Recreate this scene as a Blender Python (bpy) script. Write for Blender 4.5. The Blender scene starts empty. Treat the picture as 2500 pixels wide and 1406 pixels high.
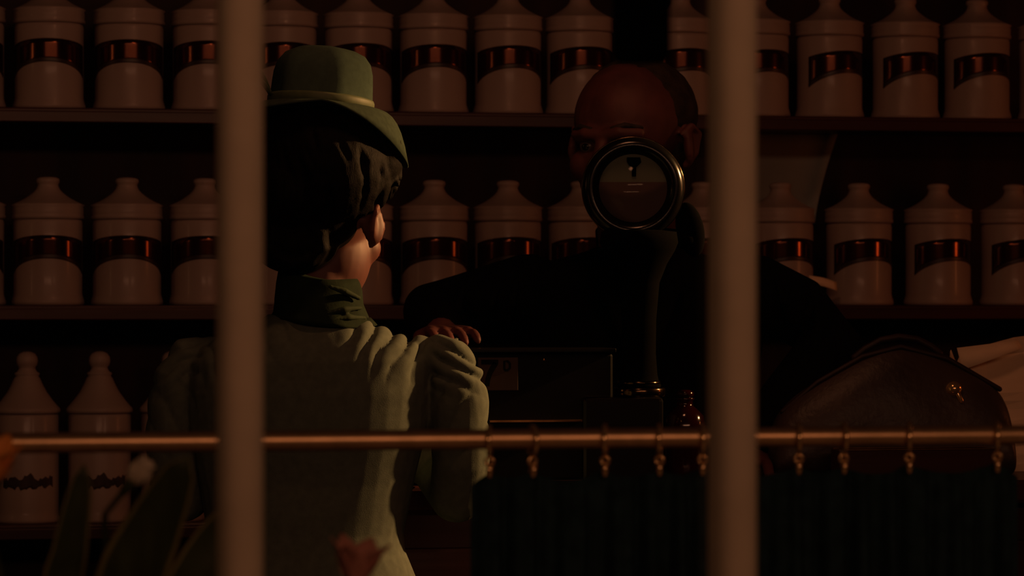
import bpy, bmesh, math, random
from mathutils import Vector, Matrix, Euler, noise

random.seed(7)
S = bpy.context.scene
COL = S.collection
R = math.radians

# ------------------------------------------------------------------ camera
F = 8000.0                      # focal length in pixels of the 2500 x 1406 frame
TH = R(11.2)                    # the camera looks a little towards the +x end of the shop
EYE = 1.35
HOR = 745.0                     # row of the eye level
cs, sn = math.cos(TH), math.sin(TH)
FWD, RGT = Vector((sn, cs, 0)), Vector((cs, -sn, 0))

cam = bpy.data.cameras.new('camera')
cam.sensor_width = 36.0
cam.lens = F / 2500 * 36.0
cam.shift_y = (HOR - 703.0) / 2500
cam.clip_start = 0.05
cam.dof.use_dof = True
cam.dof.focus_distance = 4.55
cam.dof.aperture_fstop = 9.6
camo = bpy.data.objects.new('camera', cam)
COL.objects.link(camo)
camo.location = (0, 0, EYE)
camo.rotation_euler = (R(90), 0, -TH)
S.camera = camo


def cw(X, d, z):                # metres along the camera's right / forward axes -> world
    v = RGT * X + FWD * d
    return Vector((v.x, v.y, z))


def at(px, py, Y):              # point of the plane y = Y seen at a pixel
    q = (px - 1250) / F
    t = Y / (cs - sn * q)
    v = (FWD + RGT * q) * t
    return Vector((v.x, v.y, EYE + (HOR - py) / F * t))


def mpp(px, Y):                 # metres per pixel there
    return Y / (cs - sn * (px - 1250) / F) / F


# ------------------------------------------------------------------ world, lights, exposure
S.view_settings.view_transform = 'Standard'
S.view_settings.look = 'None'
S.view_settings.exposure = 0.0
S.view_settings.gamma = 1.0
S.view_settings.use_curve_mapping = False
S.cycles.use_denoising = True
S.cycles.max_bounces = 8
S.cycles.transparent_max_bounces = 16
W = bpy.data.worlds.new('night')
S.world = W
W.use_nodes = True
W.node_tree.nodes['Background'].inputs[0].default_value = (0.55, 0.6, 0.5, 1)
W.node_tree.nodes['Background'].inputs[1].default_value = 0.0022


def area(name, loc, target, sx, sy, power, color, spread=180):
    l = bpy.data.lights.new(name, 'AREA')
    l.shape = 'RECTANGLE'
    l.size, l.size_y = sx, sy
    l.energy = power
    l.color = color
    l.spread = R(spread)
    o = bpy.data.objects.new(name, l)
    COL.objects.link(o)
    o.location = loc
    o.rotation_euler = (Vector(target) - Vector(loc)).to_track_quat('-Z', 'Y').to_euler()
    return o


WARM = (1.0, 0.40, 0.155)
# wide light added behind the camera, for the bars, rail and jars
area('street_fill_light', Vector((1.0, -3.95, 3.25)), Vector((0.9, 4.2, 1.3)), 6.8, 0.4, 70.0, (1.0, 0.42, 0.235))
# shaded wall lamp at the far right end of the shop, its cone turned to the customer
sp = bpy.data.lights.new('wall_lamp_cone', 'SPOT')
sp.energy = 520.0
sp.color = (1.0, 0.47, 0.17)
sp.spot_size = R(23)
sp.spot_blend = 0.7
sp.shadow_soft_size = 0.035
spo = bpy.data.objects.new('wall_lamp_cone', sp)
COL.objects.link(spo)
spo.location = cw(2.2, 5.22, 2.2)
spo.rotation_euler = (cw(-0.14, 4.5, 1.27) - spo.location).to_track_quat('-Z', 'Y').to_euler()
# the lamp's own reddish shade, seen as a glint on the jars
area('wall_lamp_shade_glow', cw(2.3, 5.22, 1.6), cw(0.2, 5.9, 1.5), 0.10, 0.30, 1.5, (1.0, 0.22, 0.05))
# gas bracket at the other end of the shop
area('gas_bracket_light', cw(-2.3, 4.5, 1.82), cw(-0.85, 6.0, 1.75), 0.016, 0.42, 0.42, (1.0, 0.42, 0.16))
# overhead light added above the shop floor, without a fixture
area('overhead_fill_light', cw(0.1, 4.05, 2.62), cw(0.1, 5.6, 1.3), 0.26, 0.26, 2.1, (1.0, 0.36, 0.17)).data.shape = 'DISK'

# ------------------------------------------------------------------ materials
MATS = {}


def mat(name, col, rough=0.5, metal=0.0, var=0.15, scale=20.0, bump=0.0, bscale=None, spec=0.5,
        coat=0.0, sss=0.0, stretch=(1, 1, 1), sheen=0.0):
    if name in MATS:
        return MATS[name]
    m = bpy.data.materials.new(name)
    m.use_nodes = True
    nt = m.node_tree
    b = nt.nodes['Principled BSDF']
    tc = nt.nodes.new('ShaderNodeTexCoord')
    mp = nt.nodes.new('ShaderNodeMapping')
    mp.inputs['Scale'].default_value = stretch
    nt.links.new(tc.outputs['Object'], mp.inputs['Vector'])
    n = nt.nodes.new('ShaderNodeTexNoise')
    n.inputs['Scale'].default_value = scale
    n.inputs['Detail'].default_value = 4
    nt.links.new(mp.outputs[0], n.inputs['Vector'])
    r = nt.nodes.new('ShaderNodeValToRGB')
    r.color_ramp.elements[0].position = 0.3
    r.color_ramp.elements[1].position = 0.7
    r.color_ramp.elements[0].color = [c * (1 - var) for c in col] + [1]
    r.color_ramp.elements[1].color = [min(1, c * (1 + var)) for c in col] + [1]
    nt.links.new(n.outputs['Fac'], r.inputs[0])
    nt.links.new(r.outputs[0], b.inputs['Base Color'])
    b.inputs['Roughness'].default_value = rough
    b.inputs['Metallic'].default_value = metal
    b.inputs['Specular IOR Level'].default_value = spec
    if coat:
        b.inputs['Coat Weight'].default_value = coat
        b.inputs['Coat Roughness'].default_value = 0.08
    if sss:
        b.inputs['Subsurface Weight'].default_value = sss
        b.inputs['Subsurface Radius'].default_value = (0.012, 0.003, 0.001)
        b.inputs['Subsurface Scale'].default_value = 1.0
    if sheen:
        b.inputs['Sheen Weight'].default_value = sheen
    if bump:
        n2 = nt.nodes.new('ShaderNodeTexNoise')
        n2.inputs['Scale'].default_value = bscale or scale * 3
        n2.inputs['Detail'].default_value = 5
        nt.links.new(mp.outputs[0], n2.inputs['Vector'])
        bp = nt.nodes.new('ShaderNodeBump')
        bp.inputs['Strength'].default_value = bump
        bp.inputs['Distance'].default_value = 0.004
        nt.links.new(n2.outputs['Fac'], bp.inputs['Height'])
        nt.links.new(bp.outputs[0], b.inputs['Normal'])
    MATS[name] = m
    return m


cream_paint = mat('cream_paint', (0.60, 0.52, 0.36), 0.6, var=0.06, scale=30, bump=0.05, spec=0.2)
porcelain = mat('glazed_porcelain', (0.365, 0.28, 0.255), 0.42, var=0.05, scale=14, coat=0.08, spec=0.3)
foil = mat('dark_foil_label', (0.085, 0.024, 0.012), 0.16, metal=0.8, var=0.35, scale=40, stretch=(1, 1, 0.3))
gilt = mat('label_edge', (0.025, 0.008, 0.005), 0.4, var=0.2)
mahogany = mat('mahogany', (0.045, 0.010, 0.006), 0.38, var=0.35, scale=7, stretch=(0.4, 4, 4), bump=0.05, spec=0.4)
backboard = mat('backboard', (0.022, 0.006, 0.004), 0.6, var=0.5, scale=5, stretch=(3, 3, 0.4), spec=0.2)
brass = mat('brass', (0.74, 0.47, 0.25), 0.36, metal=0.85, var=0.12, scale=60, bump=0.02)
brass_ring = mat('bright_brass', (0.95, 0.62, 0.30), 0.16, metal=0.8, var=0.1, scale=60)
brass_dull = mat('aged_brass', (0.45, 0.24, 0.10), 0.32, metal=1.0, var=0.25, scale=50)
blackmetal = mat('black_enamel', (0.004, 0.0035, 0.0035), 0.22, var=0.2, coat=0.12, spec=0.35)
blacktin = mat('black_tin', (0.003, 0.003, 0.003), 0.6, var=0.3, spec=0.1)
ironblack = mat('matte_black_iron', (0.0012, 0.0012, 0.0012), 0.95, var=0.3, spec=0.02)
velvet = mat('curtain_cloth', (0.014, 0.030, 0.034), 0.95, var=0.3, scale=60, bump=0.1, spec=0.05)
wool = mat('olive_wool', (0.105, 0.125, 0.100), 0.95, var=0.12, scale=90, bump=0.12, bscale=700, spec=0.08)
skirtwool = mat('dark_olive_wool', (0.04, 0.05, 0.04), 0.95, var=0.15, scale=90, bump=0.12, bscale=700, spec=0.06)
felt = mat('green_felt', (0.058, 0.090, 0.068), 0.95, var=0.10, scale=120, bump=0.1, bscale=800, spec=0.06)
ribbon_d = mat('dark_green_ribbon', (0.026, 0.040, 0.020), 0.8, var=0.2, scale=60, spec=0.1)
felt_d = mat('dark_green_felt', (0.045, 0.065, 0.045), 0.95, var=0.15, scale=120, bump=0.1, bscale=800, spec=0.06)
ribbon = mat('green_ribbon', (0.085, 0.115, 0.05), 0.6, var=0.2, scale=60)
collar_m = mat('dark_green_velvet', (0.012, 0.021, 0.010), 0.9, var=0.2, scale=80, bump=0.1, spec=0.1)
hair_w = mat('black_brown_hair', (0.0042, 0.0032, 0.0026), 0.62, var=0.4, scale=30, stretch=(6, 6, 1), bump=0.3, bscale=160, spec=0.06)
hair_m = mat('grey_brown_hair', (0.035, 0.024, 0.016), 0.7, var=0.4, scale=60, bump=0.4, bscale=300, spec=0.15)
skin_w = mat('fair_skin', (0.125, 0.045, 0.035), 0.55, var=0.06, scale=30, sss=0.25, spec=0.35)
skin_m = mat('ruddy_skin', (0.105, 0.032, 0.028), 0.6, var=0.3, scale=22, sss=0.1, spec=0.4)
eye_m = mat('eye_white', (0.12, 0.08, 0.065), 0.3, var=0.05)
iris_m = mat('dark_iris', (0.01, 0.008, 0.006), 0.2)
suit = mat('black_suit_cloth', (0.0045, 0.0042, 0.004), 0.95, var=0.2, scale=60, spec=0.04)
trouser = mat('black_trouser_cloth', (0.006, 0.006, 0.006), 0.95, spec=0.04)
shoe = mat('black_leather', (0.008, 0.007, 0.006), 0.35)
linen = mat('off_white_linen', (0.45, 0.38, 0.30), 0.8)
paper = mat('cream_paper', (0.88, 0.66, 0.46), 0.85, var=0.05, scale=12, bump=0.1, bscale=60, spec=0.1)
reflection_p = mat('grey_brown_reflection', (0.30, 0.31, 0.30), 0.9, var=0.15, scale=9, spec=0.1)  # tone of the window reflection built as a sheet
card_m = mat('buff_card', (0.050, 0.034, 0.029), 0.8, var=0.1, scale=20, spec=0.1)
ink = mat('black_ink', (0.004, 0.004, 0.004), 0.8, spec=0.1)
leather = mat('brown_leather', (0.055, 0.036, 0.029), 0.45, var=0.4, scale=9, bump=0.3, bscale=90, spec=0.4)
leather_d = mat('dark_brown_leather', (0.030, 0.014, 0.010), 0.5, var=0.3, scale=20, spec=0.3)
bronze = mat('dark_bronze', (0.10, 0.065, 0.035), 0.16, metal=1.0, var=0.3, scale=40)
dial_hi = mat('grey_green_dial', (0.135, 0.150, 0.115), 0.6, var=0.12, scale=10)
dial_lo = mat('brown_dial', (0.085, 0.040, 0.036), 0.6, var=0.15, scale=10)
leafgreen = mat('leaf_green', (0.030, 0.040, 0.012), 0.5, var=0.3, scale=25, stretch=(4, 4, 0.5), spec=0.25)
leafedge = mat('leaf_margin', (0.130, 0.115, 0.030), 0.55, var=0.2, scale=30)
orange_p = mat('orange_petal', (0.75, 0.28, 0.05), 0.6, var=0.2, scale=30)
white_p = mat('white_petal', (0.55, 0.48, 0.36), 0.6, var=0.1, scale=30)
pink_p = mat('pink_petal', (0.46, 0.20, 0.15), 0.6, var=0.15, scale=30)
terra = mat('terracotta', (0.28, 0.10, 0.05), 0.85, var=0.2, scale=20, bump=0.2)
soil = mat('soil', (0.02, 0.012, 0.008), 0.95, var=0.4, scale=80, bump=0.5)
plaster = mat('dark_plaster', (0.05, 0.022, 0.014), 0.9, var=0.15, scale=6, spec=0.1)
floorwood = mat('floor_wood', (0.04, 0.018, 0.010), 0.6, var=0.3, scale=5, stretch=(1, 12, 1))
stone = mat('paving_stone', (0.08, 0.07, 0.06), 0.9, var=0.2, scale=8, bump=0.2)
jar_print = mat('dark_label_print', (0.035, 0.016, 0.012), 0.7, var=0.5, scale=60)


def glass_mat(name, tint, ior=1.45):
    m = bpy.data.materials.new(name)
    m.use_nodes = True
    nt = m.node_tree
    nt.nodes.remove(nt.nodes['Principled BSDF'])
    out = nt.nodes['Material Output']
    tr = nt.nodes.new('ShaderNodeBsdfTransparent')
    tr.inputs[0].default_value = (*tint, 1)
    gl = nt.nodes.new('ShaderNodeBsdfGlossy')
    gl.inputs['Roughness'].default_value = 0.02
    fr = nt.nodes.new('ShaderNodeFresnel')
    fr.inputs[0].default_value = ior
    mx = nt.nodes.new('ShaderNodeMixShader')
    nt.links.new(fr.outputs[0], mx.inputs[0])
    nt.links.new(tr.outputs[0], mx.inputs[1])
    nt.links.new(gl.outputs[0], mx.inputs[2])
    nt.links.new(mx.outputs[0], out.inputs[0])
    return m


pane_glass = glass_mat('window_glass', (0.97, 0.98, 0.97))
lens_glass = glass_mat('dial_glass', (0.95, 0.95, 0.93), 1.18)
ruby = mat('ruby_glass', (0.022, 0.002, 0.0015), 0.12, var=0.1, coat=0.2)


# ------------------------------------------------------------------ mesh helpers
def link(name, me, m=None, parent=None, smooth=True):
    o = bpy.data.objects.new(name, me)
    COL.objects.link(o)
    if m is not None:
        for x in (m if isinstance(m, (list, tuple)) else [m]):
            me.materials.append(x)
    if smooth:
        for p in me.polygons:
            p.use_smooth = True
    if parent:
        o.parent = parent
    return o


def obj(name, bm, m=None, parent=None, smooth=True):
    bmesh.ops.recalc_face_normals(bm, faces=bm.faces[:])
    me = bpy.data.meshes.new(name)
    bm.to_mesh(me)
    bm.free()
    return link(name, me, m, parent, smooth)


def empty(name, loc=(0, 0, 0), rz=0.0):
    o = bpy.data.objects.new(name, None)
    COL.objects.link(o)
    o.location = loc
    o.rotation_euler = (0, 0, rz)
    o.empty_display_size = 0.05
    return o


def tag(o, label, cat, group=None):
    o['label'] = label
    o['category'] = cat
    if group:
        o['group'] = group
    return o


def struct(o):
    o['kind'] = 'structure'
    return o


def box(bm, lo, hi, bevel=0.0, M=None):
    g = bmesh.ops.create_cube(bm, size=1.0)
    vs = g['verts']
    for v in vs:
        v.co = Vector([lo[i] + (v.co[i] + 0.5) * (hi[i] - lo[i]) for i in range(3)])
    if bevel:
        es = list({e for v in vs for e in v.link_edges})
        r = bmesh.ops.bevel(bm, geom=es, offset=bevel, segments=2, affect='EDGES', profile=0.5)
        vs = list({v for v in r['verts']} | {v for v in vs if v.is_valid})
    if M is not None:
        for v in vs:
            if v.is_valid:
                v.co = M @ v.co
    return vs


def loft(bm, secs, n=24, p=2.0):
    """closed loft of horizontal super-ellipses (cx, cy, z, hw, hd)"""
    rings = []
    for cx, cy, z, hw, hd in secs:
        ring = []
        for i in range(n):
            a = 2 * math.pi * i / n
            c, s = math.cos(a), math.sin(a)
            x = hw * math.copysign(abs(c) ** (2 / p), c)
            y = hd * math.copysign(abs(s) ** (2 / p), s)
            ring.append(bm.verts.new((cx + x, cy + y, z)))
        rings.append(ring)
    for a, b in zip(rings, rings[1:]):
        for i in range(n):
            j = (i + 1) % n
            bm.faces.new((a[i], a[j], b[j], b[i]))
    bm.faces.new(rings[0])
    bm.faces.new(rings[-1])
    return rings


def lathe(bm, prof, n=32, axis=None, M=None, ang=2 * math.pi, a0=0.0):
    """prof: list of (r, z); closed at the ends when r is about 0"""
    rings = []
    full = abs(ang - 2 * math.pi) < 1e-6
    cnt = n if full else n + 1
    for r, z in prof:
        if r < 1e-6:
            rings.append([bm.verts.new((0, 0, z))])
        else:
            rings.append([bm.verts.new((r * math.cos(a0 + ang * i / n), r * math.sin(a0 + ang * i / n), z)) for i in range(cnt)])
    for a, b in zip(rings, rings[1:]):
        m = n
        for i in range(m):
            j = (i + 1) % cnt if full else i + 1
            q = [a[i % len(a)], a[j % len(a)], b[j % len(b)], b[i % len(b)]]
            u = []
            for v in q:
                if v not in u:
                    u.append(v)
            if len(u) >= 3:
                try:
                    bm.faces.new(u)
                except ValueError:
                    pass
    vs = [v for r in rings for v in r]
    if M is not None:
        for v in vs:
            v.co = M @ v.co
    return vs


def tube(bm, pts, rad, n=12, flat=None):
    """tube along points with round ends; rad per point"""
    pts = [Vector(p) for p in pts]
    if not isinstance(rad, (list, tuple)):
        rad = [rad] * len(pts)
    P, Q = [], []
    d0 = (pts[1] - pts[0]).normalized()
    d1 = (pts[-1] - pts[-2]).normalized()
    for k in (0.98, 0.75, 0.4):
        P.append(pts[0] - d0 * rad[0] * k); Q.append(rad[0] * math.sqrt(1 - k * k))
    for p, r in zip(pts, rad):
        P.append(p); Q.append(r)
    for k in (0.4, 0.75, 0.98):
        P.append(pts[-1] + d1 * rad[-1] * k); Q.append(rad[-1] * math.sqrt(1 - k * k))
    rings = []
    up = Vector((0, 0, 1)) if abs(d0.z) < 0.9 else Vector((1, 0, 0))
    x = d0.cross(up).normalized()
    for i, p in enumerate(P):
        a = P[max(0, i - 1)]
        b = P[min(len(P) - 1, i + 1)]
        d = (b - a).normalized()
        x = (x - d * x.dot(d)).normalized()
        y = d.cross(x)
        rings.append([bm.verts.new(p + (x * math.cos(2 * math.pi * k / n) + y * math.sin(2 * math.pi * k / n)) * Q[i]) for k in range(n)])
    for a, b in zip(rings, rings[1:]):
        for i in range(n):
            j = (i + 1) % n
            bm.faces.new((a[i], a[j], b[j], b[i]))
    bm.faces.new(rings[0])
    bm.faces.new(rings[-1])


def ball(bm, c, r, rot=None, u=20, v=12):
    g = bmesh.ops.create_uvsphere(bm, u_segments=u, v_segments=v, radius=1.0)
    r = (r, r, r) if isinstance(r, (int, float)) else r
    m = (rot.to_matrix().to_4x4() if rot is not None else Matrix.Identity(4)) @ Matrix.Diagonal((*r, 1))
    for w in g['verts']:
        w.co = m @ w.co + Vector(c)
    return g['verts']


def torus(bm, c, R_, r_, M=None, n=28, k=10):
    M = M or Matrix.Identity(3)
    rings = []
    for i in range(n):
        a = 2 * math.pi * i / n
        ring = []
        for j in range(k):
            b = 2 * math.pi * j / k
            v = Vector(((R_ + r_ * math.cos(b)) * math.cos(a), (R_ + r_ * math.cos(b)) * math.sin(a), r_ * math.sin(b)))
            ring.append(bm.verts.new(M @ v + Vector(c)))
        rings.append(ring)
    for i in range(n):
        a, b = rings[i], rings[(i + 1) % n]
        for j in range(k):
            l = (j + 1) % k
            bm.faces.new((a[j], a[l], b[l], b[j]))


def remesh(bm, voxel, smooth=4, fac=0.5):
    """one continuous skin over all the closed shapes in bm"""
    bmesh.ops.recalc_face_normals(bm, faces=bm.faces[:])
    me = bpy.data.meshes.new('tmp')
    bm.to_mesh(me)
    bm.free()
    o = bpy.data.objects.new('tmp', me)
    COL.objects.link(o)
    m = o.modifiers.new('r', 'REMESH')
    m.mode = 'VOXEL'
    m.voxel_size = voxel
    if smooth:
        s = o.modifiers.new('s', 'SMOOTH')
        s.iterations = smooth
        s.factor = fac
    dg = bpy.context.evaluated_depsgraph_get()
    res = bpy.data.meshes.new_from_object(o.evaluated_get(dg))
    bpy.data.objects.remove(o)
    bpy.data.meshes.remove(me)
    return res


def append(bm, other, M):
    other.transform(M)
    me = bpy.data.meshes.new('tmp')
    other.to_mesh(me)
    other.free()
    bm.from_mesh(me)
    bpy.data.meshes.remove(me)


def copy_tree(o, parent=None):
    c = o.copy()
    COL.objects.link(c)
    if parent:
        c.parent = parent
    for ch in list(o.children):
        copy_tree(ch, c)
    return c


# ------------------------------------------------------------------ the room
def slab(name, lo, hi, m):
    bm = bmesh.new()
    box(bm, lo, hi)
    return struct(obj(name, bm, m, smooth=False))


X0, X1, YB, ZT = -2.6, 3.9, 6.10, 3.2
YW = 2.06                                   # window plane
slab('floor', (X0, YW - 0.1, -0.1), (X1, YB + 0.1, 0), floorwood)
slab('ceiling', (X0, YW - 0.1, ZT), (X1, YB + 0.1, ZT + 0.1), plaster)
slab('wall_back', (X0, YB, 0), (X1, YB + 0.1, ZT), plaster)
slab('wall_left', (X0 - 0.1, YW - 0.1, -0.1), (X0, YB + 0.1, ZT + 0.1), plaster)
slab('wall_right', (X1, YW - 0.1, -0.1), (X1 + 0.1, YB + 0.1, ZT + 0.1), plaster)
slab('pavement', (X0 - 0.1, -3.2, -0.15), (X1 + 0.1, YW - 0.1, -0.05), stone)

# shop window: frame, glazing bars, panes
bar_l = at(588, 745, YW).x
bar_r = at(1790, 745, YW).x
pitch = bar_r - bar_l
nl, nr = 3, 4
wx0, wx1 = bar_l - nl * pitch, bar_r + nr * pitch
wz0, wz1 = 0.78, 2.85
bm = bmesh.new()
box(bm, (X0, YW - 0.07, 0), (X1, YW + 0.07, wz0 - 0.05))
box(bm, (X0, YW - 0.07, wz1 + 0.05), (X1, YW + 0.07, ZT))
box(bm, (X0, YW - 0.07, wz0 - 0.05), (wx0 - 0.05, YW + 0.07, wz1 + 0.05))
box(bm, (wx1 + 0.05, YW - 0.07, wz0 - 0.05), (X1, YW + 0.07, wz1 + 0.05))
struct(obj('wall_front', bm, plaster, smooth=False))
win = struct(empty('window_1', (bar_l, YW, wz0)))
bm = bmesh.new()
box(bm, (wx0 - 0.05, YW - 0.05, wz0 - 0.05), (wx1 + 0.05, YW + 0.05, wz0), 0.004)
box(bm, (wx0 - 0.05, YW - 0.05, wz1), (wx1 + 0.05, YW + 0.05, wz1 + 0.05), 0.004)
box(bm, (wx0 - 0.05, YW - 0.05, wz0), (wx0 - 0.014, YW + 0.05, wz1), 0.004)
box(bm, (wx1 + 0.014, YW - 0.05, wz0), (wx1 + 0.05, YW + 0.05, wz1), 0.004)
fr = obj('window_frame', bm, cream_paint, smooth=False)
fr.parent = win
fr.matrix_parent_inverse = Matrix.Translation(-win.location)


def keep(o, par):                           # parent without moving
    o.parent = par
    o.matrix_parent_inverse = Matrix.Translation(-Vector(par.location)) if par.rotation_euler.z == 0 else \
        (Matrix.Translation(par.location) @ Matrix.Rotation(par.rotation_euler.z, 4, 'Z')).inverted()
    return o


# moulded section of a glazing bar (towards the street: a soft half round)
def bar_mesh(h):
    w = 0.0139
    prof = [(-w, 0.012), (-w, -0.004), (-w * 0.93, -0.011), (-w * 0.72, -0.0165), (-w * 0.4, -0.0195), (0, -0.0205),
            (w * 0.4, -0.0195), (w * 0.72, -0.0165), (w * 0.93, -0.011), (w, -0.004), (w, 0.012), (w * 0.5, 0.03), (-w * 0.5, 0.03)]
    bm = bmesh.new()
    a = [bm.verts.new((x, y, 0)) for x, y in prof]
    b = [bm.verts.new((x, y, h)) for x, y in prof]
    for i in range(len(prof)):
        j = (i + 1) % len(prof)
        bm.faces.new((a[i], a[j], b[j], b[i]))
    bm.faces.new(a)
    bm.faces.new(b)
    bmesh.ops.recalc_face_normals(bm, faces=bm.faces[:])
    me = bpy.data.meshes.new('glazing_bar')
    bm.to_mesh(me)
    bm.free()
    return me


bme = bar_mesh(wz1 - wz0)
bme.materials.append(cream_paint)
xs = [wx0 + pitch * i for i in range(1, nl + nr + 1)]
for x in xs:
    o = link('glazing_bar', bme, smooth=True)
    o.location = (x - bar_l, 0, 0)
    o.parent = win
ex = [wx0] + xs + [wx1]
for a, b in zip(ex, ex[1:]):
    bm = bmesh.new()
    box(bm, (a - bar_l + 0.005, 0.0125, 0), (b - bar_l - 0.005, 0.0150, wz1 - wz0))
    obj('window_pane', bm, pane_glass, win, smooth=False)

# ------------------------------------------------------------------ shelving at the back
YJ = 5.88
SHZ = (0.965, 1.35, 1.697, 2.07)
sh = tag(empty('shelving_unit', (0.7, 6.0, 0)), 'tall dark mahogany wall shelving holding rows of white jars', 'shelves')
bm = bmesh.new()
box(bm, (-2.3, 6.045, 0.0), (3.7, 6.07, 2.5))
keep(obj('back_panel', bm, backboard, smooth=False), sh)
for z in SHZ:
    bm = bmesh.new()
    box(bm, (-2.3, 5.795, z - 0.02), (3.7, 6.045, z), 0.003)
    box(bm, (-2.3, 5.79, z - 0.026), (3.7, 5.798, z - 0.006), 0.002)
    keep(obj('shelf', bm, mahogany, smooth=False), sh)
for x in (-2.3, 3.68):
    bm = bmesh.new()
    box(bm, (x, 5.80, 0), (x + 0.02, 6.045, 2.5))
    keep(obj('side_panel', bm, mahogany, smooth=False), sh)
bm = bmesh.new()
box(bm, (-2.3, 5.82, 0.0), (3.7, 6.045, 0.62), 0.003)
keep(obj('base_cupboard', bm, mahogany, smooth=False), sh)


# ------------------------------------------------------------------ jars
def arch_patch(Rr, zc, top, ang0, f_lo, f_hi, n=28, k=5, th=0.0006):
    """band on the cylinder between two arched edges"""
    bm = bmesh.new()
    grid = []
    for i in range(n + 1):
        u = -1 + 2 * i / n
        a = ang0 * u
        row = []
        for j in range(k + 1):
            z = f_lo(u) + (f_hi(u) - f_lo(u)) * j / k
            row.append(bm.verts.new(((Rr + th) * math.sin(a), -(Rr + th) * math.cos(a), z)))
        grid.append(row)
    for i in range(n):
        for j in range(k):
            bm.faces.new((grid[i][j], grid[i + 1][j], grid[i + 1][j + 1], grid[i][j + 1]))
    r = bmesh.ops.extrude_face_region(bm, geom=bm.faces[:])
    for v in [e for e in r['geom'] if isinstance(e, bmesh.types.BMVert)]:
        c = Vector((v.co.x, v.co.y, 0)).normalized()
        v.co -= c * (th * 1.6)
    return bm


J = 0.000745                                # metres per jar pixel


def make_jar(origin):
    t = empty('apothecary_jar', origin)
    bm = bmesh.new()
    prof = [(0, 0), (82, 0), (86, 2), (86.5, 9), (84, 17), (81.5, 26), (81.5, 120), (82, 196), (80, 203), (77, 205), (70, 204), (0, 204)]
    lathe(bm, [(r * J, h * J) for r, h in prof], 40)
    obj('jar_body', bm, porcelain, t)
    bm = bmesh.new()
    prof = [(0, 204.2), (82, 204.4), (85.5, 207), (86, 212), (84, 216), (84.5, 219), (84.5, 231), (83, 234), (87, 239), (78, 243), (66, 248.5),
            (55, 254.5), (44, 262), (34.5, 269.5), (28, 277), (25, 284), (24.5, 289), (27, 293), (28, 297), (26.5, 302), (20, 305), (10, 306.4), (0, 306.8)]
    lathe(bm, [(r * J, h * J) for r, h in prof], 40)
    obj('lid', bm, porcelain, t)
    hi = lambda u: (166 - 15 * u * u) * J
    lo = lambda u: (112 - 36 * abs(u) ** 2.1) * J
    lb = obj('label', arch_patch(81.6 * J, 0, 0, R(78), lo, hi), foil, t)
    bm = arch_patch(81.6 * J, 0, 0, R(78), lambda u: lo(u) - 1.0 * J, lambda u: lo(u) + 9 * J, th=0.0010)
    obj('label_border', bm, gilt, lb)
    return t


def place_rows():
    U, M_ = 'white jars on the upper shelf', 'white jars on the middle shelf'
    up = [(-75, 0, 'white lidded jar starting the upper shelf, cut off by the picture edge'),
          (120, 0, 'white lidded jar on upper shelf with two bright streaks down its front'),
          (315, 0, 'white lidded jar on upper shelf with a single long bright streak over its label'),
          (505, 4, 'white jar on upper shelf half covered by the glazing bar before the woman'),
          (690, 5, 'white lidded jar on upper shelf peeping out between glazing bar and green hat'),
          (875, 6, 'white jar on upper shelf partly hidden by the lit side of the green hat'),
          (1058, 5, 'white lidded jar on upper shelf, first one standing clear of the green hat'),
          (1240, 8, 'white lidded jar on upper shelf, second one clear of the green hat'),
          (1415, 10, 'white jar on upper shelf, its lower side covered by the bald man\'s temple'),
          (1660, 14, 'white jar on upper shelf above the bald man\'s ear, beside a glazing bar'),
          (1845, 18, 'white lidded jar on upper shelf half covered by the glazing bar beyond the bald man'),
          (2025, 28, 'white lidded jar with label turned aside, above the grey reflection sheet'),
          (2210, 24, 'white lidded jar on upper shelf with a small orange glint on its turned label'),
          (2385, 20, 'white lidded jar on upper shelf, last one fully inside the picture'),
          (2568, 20, 'white lidded jar ending the upper shelf, only a sliver of it in view')]
    mid = [(-75, 0, 'white lidded jar starting the middle shelf, cut off by the picture edge'),
           (117, 2, 'white lidded jar standing first and whole on the middle shelf, above the brass rail'),
           (310, 2, 'white lidded jar on middle shelf with a red glint at the side of its label'),
           (500, 4, 'white lidded jar on middle shelf half covered by the glazing bar before the woman'),
           (690, 4, 'white lidded jar on middle shelf hidden behind the nape of the woman'),
           (875, 5, 'white lidded jar on middle shelf showing beside the bare neck and ear of the woman'),
           (1060, 4, 'white jar on middle shelf near the woman\'s ear, its foot behind a dark sleeve'),
           (1240, 8, 'white lidded jar on middle shelf above the shoulder of the bald man'),
           (1420, 8, 'white lidded jar on middle shelf half hidden by the round dial of the scale'),
           (1715, 14, 'white lidded jar on middle shelf squeezed between the scale dial and a glazing bar'),
           (1905, 16, 'white lidded jar in front of the grey reflection sheet, on the middle shelf'),
           (2097, 18, 'white lidded jar on middle shelf with a white strip at its foot'),
           (2290, 20, 'white lidded jar on middle shelf with two red glints, above the leather bag'),
           (2475, 22, 'white lidded jar ending the middle shelf, above the cream paper bag')]
    proto = None
    for row, z, grp in ((up, SHZ[2], U), (mid, SHZ[1], M_)):
        for px, rot, lab in row:
            p = at(px, 745, YJ)
            if proto is None:
                o = proto = make_jar((p.x, YJ, z))
            else:
                o = copy_tree(proto)
                o.location = (p.x, YJ, z)
            o.rotation_euler = (0, 0, R(rot) - TH * 0.5)
            tag(o, lab, 'jar', grp)


place_rows()


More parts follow.
